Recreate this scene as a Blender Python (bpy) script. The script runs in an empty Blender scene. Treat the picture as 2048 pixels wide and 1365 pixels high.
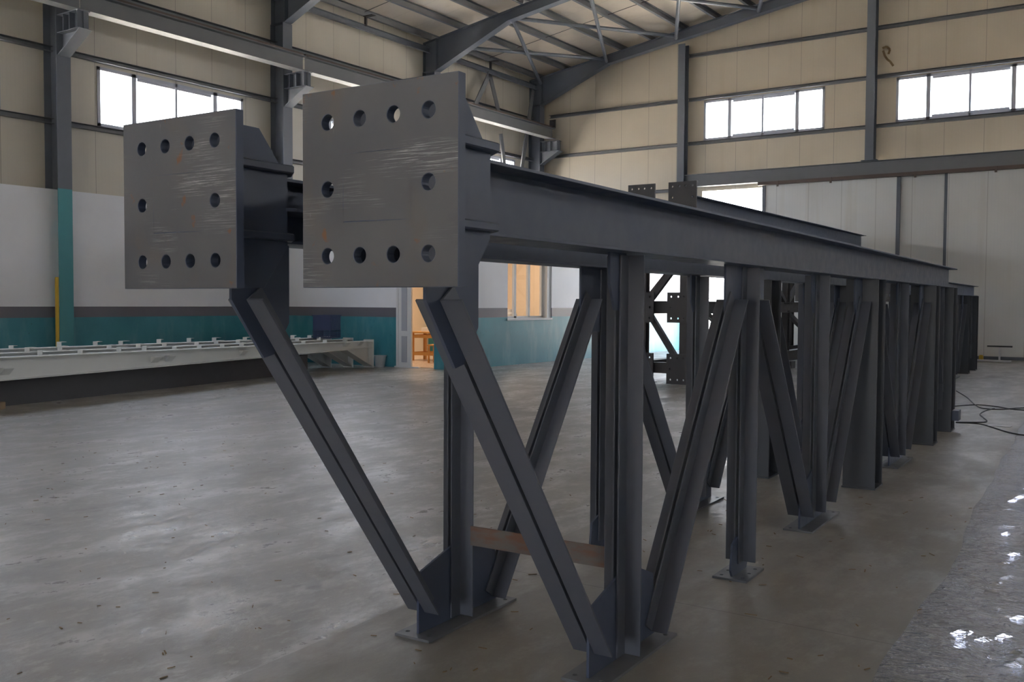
import bpy, bmesh, math, random
from mathutils import Vector, Matrix
random.seed(7)
S = bpy.context.scene
COL = S.collection

# ------------------------------------------------------------------ camera
W, H = 2048, 1365
F, PITCH, ROLL, YAW, HC = 1918.39, 0.0400375, 0.00546745, -0.597147, 1.5
def world_to_cam():
    cy, sy = math.cos(YAW), math.sin(YAW)
    A = Matrix(((cy, -sy, 0), (sy, cy, 0), (0, 0, 1)))
    B = Matrix(((1, 0, 0), (0, 0, -1), (0, 1, 0)))
    cp, sp = math.cos(PITCH), math.sin(PITCH)
    P = Matrix(((1, 0, 0), (0, cp, -sp), (0, sp, cp)))
    cr, sr = math.cos(ROLL), math.sin(ROLL)
    Q = Matrix(((cr, -sr, 0), (sr, cr, 0), (0, 0, 1)))
    return Q @ P @ B @ A
M = world_to_cam()
cam_data = bpy.data.cameras.new('camera')
cam = bpy.data.objects.new('camera', cam_data)
COL.objects.link(cam)
R = (Matrix(((1, 0, 0), (0, -1, 0), (0, 0, -1))) @ M).transposed().to_4x4()
cam.matrix_world = Matrix.Translation((0, 0, HC)) @ R
cam_data.sensor_width = 36
cam_data.lens = 36 * F / W
cam_data.clip_start = 0.05
cam_data.clip_end = 500
S.camera = cam

# ------------------------------------------------------------------ materials
def lin(r, g, b):
    f = lambda c: (c / 255 / 12.92) if c / 255 <= 0.04045 else ((c / 255 + 0.055) / 1.055) ** 2.4
    return (f(r), f(g), f(b), 1)
class Mat:
    def __init__(s, name, color=(0.5, 0.5, 0.5, 1), rough=0.5, metal=0.0, spec=0.5):
        s.m = bpy.data.materials.new(name); s.m.use_nodes = True
        s.t = s.m.node_tree; s.n = s.t.nodes; s.l = s.t.links
        s.b = s.n['Principled BSDF']; s.out = s.n['Material Output']
        s.b.inputs['Base Color'].default_value = color
        s.b.inputs['Roughness'].default_value = rough
        s.b.inputs['Metallic'].default_value = metal
        s.b.inputs['Specular IOR Level'].default_value = spec
        s.col = color
        s._tc = None
    def tc(s, kind='Object'):
        if not s._tc: s._tc = s.n.new('ShaderNodeTexCoord')
        return s._tc.outputs[kind]
    def geo(s):
        return s.n.new('ShaderNodeNewGeometry').outputs['Position']
    def mapped(s, scale=(1, 1, 1), src=None, rot=(0, 0, 0)):
        m = s.n.new('ShaderNodeMapping'); m.inputs['Scale'].default_value = scale; m.inputs['Rotation'].default_value = rot
        s.l.new(src or s.tc(), m.inputs['Vector']); return m.outputs[0]
    def noise(s, scale, detail=4, vec=None, rough=0.55, dist=0):
        t = s.n.new('ShaderNodeTexNoise'); t.inputs['Scale'].default_value = scale
        t.inputs['Detail'].default_value = detail; t.inputs['Roughness'].default_value = rough; t.inputs['Distortion'].default_value = dist
        s.l.new(vec or s.tc(), t.inputs['Vector']); return t.outputs['Fac']
    def ramp(s, src, p0, p1, c0=(0, 0, 0, 1), c1=(1, 1, 1, 1), const=False):
        r = s.n.new('ShaderNodeValToRGB'); s.l.new(src, r.inputs[0])
        e = r.color_ramp.elements; e[0].position = p0; e[1].position = p1; e[0].color = c0; e[1].color = c1
        if const: r.color_ramp.interpolation = 'CONSTANT'
        return r.outputs[0]
    def mix(s, fac, a, b, mode='MIX'):
        m = s.n.new('ShaderNodeMix'); m.data_type = 'RGBA'; m.blend_type = mode
        for sock, v in ((m.inputs[0], fac), (m.inputs[6], a), (m.inputs[7], b)):
            if hasattr(v, 'links'): s.l.new(v, sock)
            else: sock.default_value = v
        return m.outputs[2]
    def math(s, op, a, b=0.0, c=0.0):
        m = s.n.new('ShaderNodeMath'); m.operation = op
        for sock, v in zip(m.inputs, (a, b, c)):
            if hasattr(v, 'links'): s.l.new(v, sock)
            else: sock.default_value = v
        return m.outputs[0]
    def sep(s, vec):
        x = s.n.new('ShaderNodeSeparateXYZ'); s.l.new(vec, x.inputs[0]); return x.outputs
    def setc(s, v): s.l.new(v, s.b.inputs['Base Color'])
    def setr(s, v): s.l.new(v, s.b.inputs['Roughness'])
    def bump(s, h, strength=0.2, dist=0.01):
        b = s.n.new('ShaderNodeBump'); b.inputs['Strength'].default_value = strength; b.inputs['Distance'].default_value = dist
        s.l.new(h, b.inputs['Height']); s.l.new(b.outputs[0], s.b.inputs['Normal'])

def painted(name, c, rough=0.5, var=0.12, scale=3.0):
    m = Mat(name, c, rough)
    n = m.noise(scale, 5, m.geo())
    dark = tuple(x * (1 - var) for x in c[:3]) + (1,); lite = tuple(min(1, x * (1 + var)) for x in c[:3]) + (1,)
    m.setc(m.mix(n, dark, lite))
    m.setr(m.ramp(m.noise(scale * 4, 3, m.geo()), 0.2, 0.8, (rough - .07,) * 3 + (1,), (rough + .1,) * 3 + (1,)))
    return m.m

STEEL = painted('slate_blue_primer', (0.066, 0.083, 0.132, 1), 0.42)
COLD = painted('dark_grey_column_primer', (0.062, 0.068, 0.082, 1), 0.45)
ANGLE = painted('grey_angle_primer', (0.100, 0.108, 0.134, 1), 0.45)
BRIGHT = painted('galvanised_foot_plate', (0.13, 0.135, 0.15, 1), 0.4)
FRAME = painted('grey_frame_paint', (0.105, 0.118, 0.145, 1), 0.45)
GIRT = painted('grey_girt_paint', (0.15, 0.155, 0.17, 1), 0.5)
CRANE = painted('grey_runway_paint', (0.145, 0.15, 0.16, 1), 0.5)
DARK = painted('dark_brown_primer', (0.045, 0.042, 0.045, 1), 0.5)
WHITE = painted('white_girder_paint', (0.64, 0.65, 0.63, 1), 0.45, 0.05)
PVC = painted('white_pvc', (0.72, 0.73, 0.74, 1), 0.35, 0.03)
ALU = painted('window_frame_paint', (0.42, 0.44, 0.5, 1), 0.4, 0.05)
WOOD = painted('orange_pine', (0.62, 0.30, 0.09, 1), 0.5, 0.25)
BLOCK = painted('old_timber', (0.22, 0.15, 0.08, 1), 0.8, 0.3, 12)
YELLOW = painted('yellow_paint', (0.55, 0.36, 0.03, 1), 0.5)
BLACK = painted('black_rubber', (0.015, 0.015, 0.017, 1), 0.5)
CRATE = painted('blue_plastic', (0.02, 0.035, 0.11, 1), 0.4)
BUCKET = painted('grey_plastic', (0.42, 0.45, 0.48, 1), 0.4)
RUBBISH = painted('pale_scrap', (0.55, 0.56, 0.58, 1), 0.6)
RAIL = painted('rusty_rail', (0.09, 0.065, 0.055, 1), 0.6)

def mill_plate():
    m = Mat('mill_scale_plate', (0.1, 0.1, 0.1, 1), 0.42, 0.35)
    o = m.tc()
    oi = m.n.new('ShaderNodeObjectInfo'); va = m.n.new('ShaderNodeVectorMath'); va.operation = 'MULTIPLY_ADD'
    m.l.new(oi.outputs['Location'], va.inputs[0]); va.inputs[1].default_value = (3, 3, 3); m.l.new(o, va.inputs[2]); o = va.outputs[0]
    _mp = m.mapped; m.mapped = lambda scale=(1, 1, 1), src=None, rot=(0, 0, 0): _mp(scale, src or o, rot)
    base = m.mix(m.ramp(m.noise(3.5, 6, o), 0.35, 0.7), (0.088, 0.09, 0.10, 1), (0.12, 0.121, 0.128, 1))
    blue = m.ramp(m.math('ADD', m.noise(2.2, 2, o), m.math('MULTIPLY', m.sep(o)[2], -0.35)), 0.42, 0.66)
    base = m.mix(m.math('MULTIPLY', blue, 0.8), base, (0.092, 0.105, 0.135, 1))
    warm = m.ramp(m.noise(5, 4, m.mapped((1.2, 1, .8))), 0.54, 0.68)
    base = m.mix(m.math('MULTIPLY', warm, 0.35), base, (0.13, 0.105, 0.08, 1))
    rust = m.ramp(m.noise(9, 5, m.mapped((1.5, 1, 1.3))), 0.65, 0.71)
    base = m.mix(m.math('MULTIPLY', rust, 0.8), base, (0.2, 0.085, 0.03, 1))
    sc = m.noise(3.2, 8, m.mapped((1.6, 1, 75), rot=(0, .05, 0)), 0.75)
    reg = m.ramp(m.noise(2.6, 3, m.mapped((1, 1, 1.9))), 0.52, 0.66)
    lo = m.sep(m.tc()); dx = m.math('MULTIPLY', m.math('SUBTRACT', lo[0], .15), 1.0); dz = m.math('MULTIPLY', m.math('SUBTRACT', lo[2], .065), 3.2)
    dd = m.math('ADD', m.math('MULTIPLY', dx, dx), m.math('MULTIPLY', dz, dz))
    spot = m.ramp(m.math('ADD', dd, m.math('MULTIPLY', m.noise(9, 4, o), .03)), .012, .05, (1, 1, 1, 1), (0, 0, 0, 1))
    reg = m.math('MAXIMUM', m.math('MULTIPLY', reg, .6), spot)
    scr = m.math('MULTIPLY', m.ramp(sc, 0.52, 0.60), reg)
    base = m.mix(m.math('MULTIPLY', scr, .75), base, (0.5, 0.5, 0.5, 1))
    vs = m.math('MULTIPLY', m.ramp(m.noise(3, 8, m.mapped((60, 1, 4)), 0.7), 0.66, 0.74), 0.35)
    base = m.mix(vs, base, (0.4, 0.4, 0.38, 1))
    m.setc(base)
    m.setr(m.ramp(m.noise(7, 5, o), 0.3, 0.7, (.38,) * 3 + (1,), (.58,) * 3 + (1,)))
    m.bump(m.noise(60, 4, o), 0.12, 0.004)
    return m.m
PLATE = mill_plate()

def rusty():
    m = Mat('rusty_flat_bar', (0.2, 0.1, 0.06, 1), 0.75)
    n = m.noise(8, 5, m.mapped((1, 1, 3), m.geo()))
    m.setc(m.mix(m.ramp(n, .4, .62), (0.15, 0.075, 0.05, 1), (0.125, 0.11, 0.10, 1)))
    return m.m
RUST = rusty()

def panel_mat(name, axis, cream, step=1.0, dark=0.6, w=0.012):
    """cream sandwich panel with thin vertical seams every `step` metres along axis 0/1"""
    m = Mat(name, cream, 0.42)
    g = m.geo(); x = m.sep(g)[axis]
    fr = m.math('FRACT', m.math('MULTIPLY', m.math('ADD', x, 100.13), 1 / step))
    seam = m.math('LESS_THAN', fr, w / step)
    fine = m.math('LESS_THAN', m.math('FRACT', m.math('MULTIPLY', m.math('ADD', x, 100.03), 1 / 0.0833)), 0.1)
    n = m.noise(0.35, 3, g)
    st = m.noise(1.3, 4, m.mapped((1.6, 1.6, 0.1), g))
    c2 = tuple(c * 0.86 for c in cream[:3]) + (1,)
    base = m.mix(m.ramp(n, .35, .65), cream, c2)
    base = m.mix(m.math('MULTIPLY', m.ramp(st, .56, .72), .22), base, (0.40, 0.33, 0.2, 1))
    base = m.mix(m.math('MULTIPLY', fine, .05), base, (0.2, 0.2, 0.2, 1))
    base = m.mix(m.math('MULTIPLY', seam, dark), base, (0.12, 0.11, 0.1, 1))
    m.setc(base); m.setr(m.ramp(m.noise(2, 3, g), .3, .7, (.38,) * 3 + (1,), (.5,) * 3 + (1,)))
    return m.m
CREAM = (0.62, 0.545, 0.43, 1)
PANEL_Y = panel_mat('cream_panel_long_wall', 1, (0.62, 0.575, 0.49, 1))
PANEL_X = panel_mat('cream_panel_gable', 0, CREAM, 1.02)
ROOF = panel_mat('cream_roof_panel', 1, (0.68, 0.59, 0.48, 1), 1.0, 0.35)
DOORP = panel_mat('pale_door_panel', 0, (0.66, 0.66, 0.645, 1), 0.98, 0.5)

def banded(name, hi=3.72, side=False):
    m = Mat(name, (0.5, 0.5, 0.5, 1), 0.45)
    g = m.geo(); z = m.sep(g)[2]
    n = m.noise(1.2, 5, g)
    st = m.ramp(m.noise(1.6, 6, m.mapped((1.3, 1.3, .35), g), .65), .5, .72)
    teal = m.mix(m.ramp(n, .35, .65), (0.035, 0.20, 0.25, 1), (0.055, 0.25, 0.31, 1))
    teal = m.mix(m.math('MULTIPLY', st, .35), teal, (0.25, 0.42, 0.47, 1))
    spots = m.ramp(m.noise(9, 5, g), .66, .72)
    teal = m.mix(m.math('MULTIPLY', spots, .5), teal, (0.03, 0.09, 0.11, 1))
    grey = m.mix(n, (0.115, 0.112, 0.135, 1), (0.15, 0.145, 0.175, 1))
    white = m.mix(m.ramp(m.noise(.8, 4, g), .3, .7), (0.76, 0.77, 0.81, 1), (0.83, 0.84, 0.88, 1))
    c = m.mix(m.math('LESS_THAN', z, 1.37), white, grey)
    c = m.mix(m.math('LESS_THAN', z, 1.15), c, teal)
    m.setc(c); m.setr(m.ramp(n, .3, .7, (.38,) * 3 + (1,), (.55,) * 3 + (1,)))
    m.bump(m.noise(14, 3, g), .15, .006)
    return m.m
DADO = banded('white_wall_with_teal_dado')

def column_paint():
    m = Mat('column_paint', (0.1, 0.1, 0.1, 1), 0.45)
    g = m.geo(); z = m.sep(g)[2]; n = m.noise(2, 4, g)
    grey = m.mix(n, (0.095, 0.108, 0.135, 1), (0.12, 0.132, 0.16, 1))
    teal = m.mix(n, (0.05, 0.23, 0.27, 1), (0.06, 0.27, 0.31, 1))
    m.setc(m.mix(m.math('LESS_THAN', z, 3.72), grey, teal))
    return m.m
COLP = column_paint()

def floor_mat():
    m = Mat('worn_concrete', (0.3, 0.3, 0.29, 1), 0.4)
    g = m.geo(); x, y, z = m.sep(g)
    al = (0, 0, .22)
    big = m.noise(0.5, 5, g, .6)
    patch = m.noise(2.6, 9, m.mapped((1.0, .5, 1), g, al), .70)
    fine = m.noise(11, 8, m.mapped((1, .6, 1), g, al), .72)
    smear = m.noise(1.2, 6, m.mapped((1.4, .3, 1), g, al), .62)
    left_ = m.math('LESS_THAN', m.math('ADD', x, m.math('MULTIPLY', y, .05)), -2.9)
    c = m.mix(m.ramp(big, .38, .64), (0.235, 0.222, 0.198, 1), (0.300, 0.288, 0.266, 1))
    c = m.mix(m.math('MULTIPLY', m.ramp(patch, .50, .60), m.math('MULTIPLY_ADD', left_, .42, .22)), c, (0.46, 0.45, 0.435, 1))
    c = m.mix(m.math('MULTIPLY', m.ramp(fine, .52, .62), m.math('MULTIPLY_ADD', left_, .33, .14)), c, (0.47, 0.46, 0.44, 1))
    c = m.mix(m.math('MULTIPLY', m.ramp(fine, .36, .47, (1, 1, 1, 1), (0, 0, 0, 1)), m.math('MULTIPLY_ADD', left_, .25, .12)), c, (0.15, 0.14, 0.125, 1))
    c = m.mix(m.math('MULTIPLY', m.ramp(smear, .54, .66), .5), c, (0.165, 0.152, 0.13, 1))
    # tyre tracks running along the hall on the open side
    wv = m.math('ADD', m.math('MULTIPLY', y, .22), m.math('ADD', x, m.math('MULTIPLY', m.noise(.25, 2, g), 1.2)))
    band = m.math('FRACT', m.math('MULTIPLY', wv, .72))
    inb = m.math('LESS_THAN', m.math('ABSOLUTE', m.math('SUBTRACT', band, .5)), .17)
    vor = m.n.new('ShaderNodeTexVoronoi'); vor.inputs['Scale'].default_value = 10
    m.l.new(m.mapped((1, .7, 1), g, (0, 0, .5)), vor.inputs['Vector'])
    lug = m.ramp(vor.outputs['Distance'], .16, .36, (1, 1, 1, 1), (0, 0, 0, 1))
    left = m.math('LESS_THAN', m.math('ADD', x, m.math('MULTIPLY', y, .05)), -2.9)
    near = m.math('LESS_THAN', y, 9.0)
    tr = m.math('MULTIPLY', m.math('MULTIPLY', m.math('MULTIPLY', m.math('MULTIPLY', inb, near), lug), left), m.ramp(m.noise(1.1, 4, g), .42, .55))
    c = m.mix(m.math('MULTIPLY', tr, .3), c, (0.115, 0.105, 0.095, 1))
    # saw-cut joints
    for sock, off, st, w in ((y, 2.1, 5.9, .0015), (x, 1.2, 12.0, .0007)):
        f = m.math('FRACT', m.math('MULTIPLY', m.math('ADD', sock, 200 + off), 1 / st))
        c = m.mix(m.math('MULTIPLY', m.math('LESS_THAN', f, w), .5), c, (0.1, 0.095, 0.09, 1))
    m.setc(c)
    rr = m.math('ADD', m.math('MULTIPLY', m.ramp(patch, .42, .6), -.14), m.math('ADD', m.math('MULTIPLY_ADD', left, -.10, .54), m.math('MULTIPLY', m.math('SUBTRACT', fine, .5), .5)))
    m.setr(m.math('MAXIMUM', rr, .2))
    h = m.math('ADD', m.math('MULTIPLY', fine, .8), m.math('ADD', m.math('MULTIPLY', patch, 1.0), m.math('MULTIPLY', tr, -.3)))
    m.bump(h, .42, .010)
    return m.m
FLOORM = floor_mat()

def film_mat():
    m = Mat('clear_plastic_film', (0.7, 0.72, 0.75, 1), 0.16)
    g = m.geo()
    n1 = m.noise(4.0, 3, m.mapped((.8, 2.4, 1), g, (0, 0, .25)), .5, 2.0)
    ridge = m.math('POWER', m.math('SUBTRACT', 1.0, m.math('ABSOLUTE', m.math('MULTIPLY_ADD', n1, 4.0, -2.0))), 3.0)
    n2 = m.noise(22, 4, m.mapped((.6, 2.2, 1), g, (0, 0, .4)), .6, .8)
    m.bump(m.math('ADD', m.math('MULTIPLY', ridge, .5), m.math('MULTIPLY', n2, .9)), 1.0, .03)
    tr = m.n.new('ShaderNodeBsdfTransparent'); tr.inputs[0].default_value = (.93, .94, .95, 1)
    gl = m.n.new('ShaderNodeBsdfGlossy'); gl.inputs['Roughness'].default_value = .08
    gl.inputs['Color'].default_value = (.9, .92, 1, 1)
    bn = [x for x in m.n if x.bl_idname == 'ShaderNodeBump'][0]; m.l.new(bn.outputs[0], gl.inputs['Normal'])
    fr = m.n.new('ShaderNodeFresnel'); fr.inputs[0].default_value = 1.6; m.l.new(bn.outputs[0], fr.inputs['Normal'])
    mx = m.n.new('ShaderNodeMixShader'); m.l.new(m.math('MULTIPLY', fr.outputs[0], .8), mx.inputs[0])
    m.l.new(tr.outputs[0], mx.inputs[1]); m.l.new(gl.outputs[0], mx.inputs[2])
    m.l.new(mx.outputs[0], m.out.inputs['Surface'])
    return m.m
FILM = film_mat()

def glass_mat(name='window_glass', g=.06):
    m = Mat(name)
    tr = m.n.new('ShaderNodeBsdfTransparent'); tr.inputs[0].default_value = (.98, .98, .985, 1)
    gl = m.n.new('ShaderNodeBsdfGlossy'); gl.inputs['Roughness'].default_value = .02
    mx = m.n.new('ShaderNodeMixShader'); mx.inputs[0].default_value = g
    m.l.new(tr.outputs[0], mx.inputs[1]); m.l.new(gl.outputs[0], mx.inputs[2])
    m.l.new(mx.outputs[0], m.out.inputs['Surface'])
    return m.m
GLASS = glass_mat()
def emit_mat(name, c, s):
    m = Mat(name, c); m.b.inputs['Emission Color'].default_value = c; m.b.inputs['Emission Strength'].default_value = s
    return m.m
TUBE = emit_mat('lit_tube', (1, .82, .6, 1), 6)
OFFW = painted('office_cream_wall', (0.72, 0.60, 0.47, 1), 0.6, .04)
TILE = painted('office_floor_tile', (0.55, 0.42, 0.33, 1), 0.3, .1)
YARD = painted('outdoor_concrete', (0.50, 0.47, 0.42, 1), 0.8)

# ------------------------------------------------------------------ mesh helpers
def tag(o, label=None, cat=None, group=None, kind=None):
    if label: o['label'] = label
    if cat: o['category'] = cat
    if group: o['group'] = group
    if kind: o['kind'] = kind
    return o
def obj(name, bm, mat, parent=None, bevel=0.0, smooth=False):
    bmesh.ops.recalc_face_normals(bm, faces=bm.faces)
    me = bpy.data.meshes.new(name); bm.to_mesh(me); bm.free()
    me.materials.append(mat)
    if smooth:
        for p in me.polygons: p.use_smooth = True
    o = bpy.data.objects.new(name, me); COL.objects.link(o)
    if parent: o.parent = parent
    if bevel:
        b = o.modifiers.new('bevel', 'BEVEL'); b.width = bevel; b.segments = 1; b.limit_method = 'ANGLE'; b.angle_limit = 1.0
    return o
def recentre(o, base):
    """move a top-level mesh's origin to `base`"""
    b = Vector(base)
    o.data.transform(Matrix.Translation(-b)); o.location = b
    return o
def empty(name, loc=(0, 0, 0), rz=0.0):
    o = bpy.data.objects.new(name, None); COL.objects.link(o)
    o.location = loc; o.rotation_euler = (0, 0, rz); o.empty_display_size = .2
    return o
def BM(): return bmesh.new()
def prism(bm, pts, vec):
    a = [bm.verts.new(Vector(p)) for p in pts]
    b = [bm.verts.new(Vector(p) + Vector(vec)) for p in pts]
    n = len(a)
    bm.faces.new(a); bm.faces.new(b[::-1])
    for i in range(n): bm.faces.new((a[i], a[(i + 1) % n], b[(i + 1) % n], b[i]))
    return bm
def box(bm, x0, x1, y0, y1, z0, z1):
    return prism(bm, [(x0, y0, z0), (x1, y0, z0), (x1, y1, z0), (x0, y1, z0)], (0, 0, z1 - z0))
def sweep(bm, prof, o, a, b, vec):
    """profile (p,q) laid out on axes a,b at o, extruded along vec"""
    o, a, b = Vector(o), Vector(a), Vector(b)
    return prism(bm, [o + a * p + b * q for p, q in prof], vec)
def iprof(w, h, tf, tw):
    """I profile: w along p, h along q, centred"""
    x, y, t = w / 2, h / 2, tw / 2
    return [(-x, -y), (x, -y), (x, -y + tf), (t, -y + tf), (t, y - tf), (x, y - tf), (x, y), (-x, y), (-x, y - tf), (-t, y - tf), (-t, -y + tf), (-x, -y + tf)]
def cprof(w, h, t):
    return [(0, -h / 2), (w, -h / 2), (w, -h / 2 + t), (t, -h / 2 + t), (t, h / 2 - t), (w, h / 2 - t), (w, h / 2), (0, h / 2)]
def tube(bm, pts, r, seg=8):
    pts = [Vector(p) for p in pts]; rings = []
    for i, p in enumerate(pts):
        d = (pts[min(i + 1, len(pts) - 1)] - pts[max(i - 1, 0)]).normalized()
        up = Vector((0, 0, 1)) if abs(d.z) < .9 else Vector((1, 0, 0))
        s = d.cross(up).normalized(); u = s.cross(d)
        rings.append([bm.verts.new(p + (s * math.cos(2 * math.pi * k / seg) + u * math.sin(2 * math.pi * k / seg)) * r) for k in range(seg)])
    for a, b in zip(rings, rings[1:]):
        for k in range(seg): bm.faces.new((a[k], a[(k + 1) % seg], b[(k + 1) % seg], b[k]))
    bm.faces.new(rings[0]); bm.faces.new(rings[-1][::-1])
    return bm
def bar(bm, p0, p1, w, t, up=(0, 0, 1)):
    p0, p1 = Vector(p0), Vector(p1); d = (p1 - p0).normalized()
    s = d.cross(Vector(up)).normalized(); u = s.cross(d)
    return prism(bm, [p0 + s * w / 2 + u * t / 2, p0 - s * w / 2 + u * t / 2, p0 - s * w / 2 - u * t / 2, p0 + s * w / 2 - u * t / 2], p1 - p0)
def holed_plate(bm, w, h, t, holes, r, seg=20):
    """plate in the x-z plane (front at y=0, back y=t) centred on the origin, with round holes"""
    xs = sorted({round(x, 4) for x, z in holes}); zs = sorted({round(z, 4) for x, z in holes})
    gx = [-w / 2] + [(a + b) / 2 for a, b in zip(xs, xs[1:])] + [w / 2]
    gz = [-h / 2] + [(a + b) / 2 for a, b in zip(zs, zs[1:])] + [h / 2]
    hs = {(round(x, 4), round(z, 4)) for x, z in holes}
    V = {}
    def vert(x, y, z):
        k = (round(x, 5), round(y, 5), round(z, 5))
        if k not in V: V[k] = bm.verts.new((x, y, z))
        return V[k]
    for i in range(len(gx) - 1):
        for j in range(len(gz) - 1):
            x0, x1, z0, z1 = gx[i], gx[i + 1], gz[j], gz[j + 1]
            c = (xs[i], zs[j])
            if c not in hs:
                for y in (0, t): bm.faces.new([vert(x0, y, z0), vert(x1, y, z0), vert(x1, y, z1), vert(x0, y, z1)])
                continue
            def edge(a):
                dx, dz = math.cos(a), math.sin(a); s = 1e9
                if dx > 1e-9: s = min(s, (x1 - c[0]) / dx)
                if dx < -1e-9: s = min(s, (x0 - c[0]) / dx)
                if dz > 1e-9: s = min(s, (z1 - c[1]) / dz)
                if dz < -1e-9: s = min(s, (z0 - c[1]) / dz)
                return c[0] + dx * s, c[1] + dz * s
            angs = [2 * math.pi * k / seg for k in range(seg)]
            angs += [math.atan2(zz - c[1], xx - c[0]) % (2 * math.pi) for xx in (x0, x1) for zz in (z0, z1)]
            angs = sorted({round(a, 6) for a in angs})
            for a, b in zip(angs, angs[1:] + [angs[0]]):
                ea, eb = edge(a), edge(b)
                ca = (c[0] + r * math.cos(a), c[1] + r * math.sin(a)); cb = (c[0] + r * math.cos(b), c[1] + r * math.sin(b))
                for y in (0, t):
                    bm.faces.new([vert(ca[0], y, ca[1]), vert(ea[0], y, ea[1]), vert(eb[0], y, eb[1]), vert(cb[0], y, cb[1])])
                bm.faces.new([vert(ca[0], 0, ca[1]), vert(cb[0], 0, cb[1]), vert(cb[0], t, cb[1]), vert(ca[0], t, ca[1])])
    for be in [e for e in bm.edges if len(e.link_faces) == 1]:
        a, b = be.verts
        if abs(a.co.y) < 1e-6 and abs(b.co.y) < 1e-6:
            bm.faces.new([a, b, vert(b.co.x, t, b.co.z), vert(a.co.x, t, a.co.z)])
    return bm
def wall_grid(bm, axis, c0, c1, a0, a1, z0, z1, holes):
    """slab perpendicular to `axis` between c0,c1; spans a0..a1 and z0..z1, with rectangular holes (a,b,z,z)"""
    A = sorted({a0, a1} | {v for h in holes for v in h[:2]}); Z = sorted({z0, z1} | {v for h in holes for v in h[2:]})
    for p, q in zip(A, A[1:]):
        run = None
        for s, t in list(zip(Z, Z[1:])) + [(None, None)]:
            solid = s is not None and not any(h[0] <= p + 1e-6 and q - 1e-6 <= h[1] and h[2] <= s + 1e-6 and t - 1e-6 <= h[3] for h in holes)
            if solid: run = (run[0], t) if run else (s, t)
            elif run:
                if axis == 0: box(bm, c0, c1, p, q, run[0], run[1])
                else: box(bm, p, q, c0, c1, run[0], run[1])
                run = None
    return bm

# ------------------------------------------------------------------ hall shell
XL, XR, YG, YB = -18.7, 16.1, 29.3, -13.0
RIDGE = (XL + XR) / 2
FR_Y = [-6.8, -0.9, 5.0, 10.9, 16.8, 22.75, 28.6]
SL = 0.155
def zr(x):      # top of rafters
    d = min(x - XL, XR - x); return 9.33 + SL * (d - 0.2)
WZL = (5.17, 6.42); WZG = (6.76, 8.03)
left_holes, right_holes = [], []
bays = [(-6.8, -.9), (-.9, 5.0), (5.0, 10.9), (10.9, 16.8), (16.8, 22.75), (22.75, 28.6)]
for a, b in bays:
    c = (a + b) / 2; left_holes.append((c - 1.93, c + 1.93, *WZL))
    if a < -6 or a > 16: right_holes.append((c - 1.93, c + 1.93, *WZL))
GX = [-13.1, -7.2, -1.3, 4.6, 10.5]
gable_holes = [(-12.47, -8.61, *WZG), (-6.57, -2.71, *WZG), (-.28, 3.58, *WZG), (5.62, 9.48, *WZG)]
door_hole = (-12.5, 2.0, 0.0, 5.14)
b = BM(); box(b, XL - 1, XR + 1, YB - 1, YG + .3, -.3, 0)
tag(obj('floor', b, FLOORM), kind='structure')
b = BM(); box(b, -120, 120, -110, 160, -.5, -.31)
tag(obj('ground', b, YARD), kind='structure')
b = BM(); wall_grid(b, 0, XL - .12, XL, YB, YG + .1, 0, 9.52, left_holes)
tag(obj('wall_left', b, PANEL_Y), kind='structure')
b = BM(); wall_grid(b, 0, XR, XR + .12, YB, YG + .1, 0, 9.52, right_holes)
tag(obj('wall_right', b, PANEL_Y), kind='structure')
b = BM()
wall_grid(b, 1, YG, YG + .12, XL, XR, 0, 9.4, gable_holes + [door_hole])
prism(b, [(XL, YG, 9.4), (XR, YG, 9.4), (XR, YG, 9.54), (RIDGE, YG, zr(RIDGE) + .25), (XL, YG, 9.54)], (0, .12, 0))
tag(obj('wall_gable', b, PANEL_X), kind='structure')
b = BM()
back_holes = [(x - 1.93, x + 1.93, *WZG) for x in (-10.5, 8.3)] + [(-2.0, 1.0, 0, 3.0)]
wall_grid(b, 1, YB - .12, YB, XL, XR, 0, 9.4, back_holes)
prism(b, [(XL, YB - .12, 9.4), (XR, YB - .12, 9.4), (XR, YB - .12, 9.54), (RIDGE, YB - .12, zr(RIDGE) + .25), (XL, YB - .12, 9.54)], (0, .12, 0))
tag(obj('wall_back', b, PANEL_X), kind='structure')
b = BM()
for x0, x1 in ((XL - .2, RIDGE), (RIDGE, XR + .2)):
    z0, z1 = zr(x0) + .2, zr(x1) + .2
    prism(b, [(x0, YB - .2, z0), (x1, YB - .2, z1), (x1, YB - .2, z1 + .1), (x0, YB - .2, z0 + .1)], (0, YG - YB + .4, 0))
tag(obj('ceiling', b, ROOF), kind='structure')
# lower masonry skin on the left wall, painted white over teal
b = BM(); box(b, XL + .005, -18.45, YB, 16.75, 0, 3.72)
tag(obj('wall_lower_left', b, DADO), kind='structure')
b = BM(); box(b, 16.0, XR - .005, YB, YG, 0, 3.72)
tag(obj('wall_lower_right', b, DADO), kind='structure')

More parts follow.
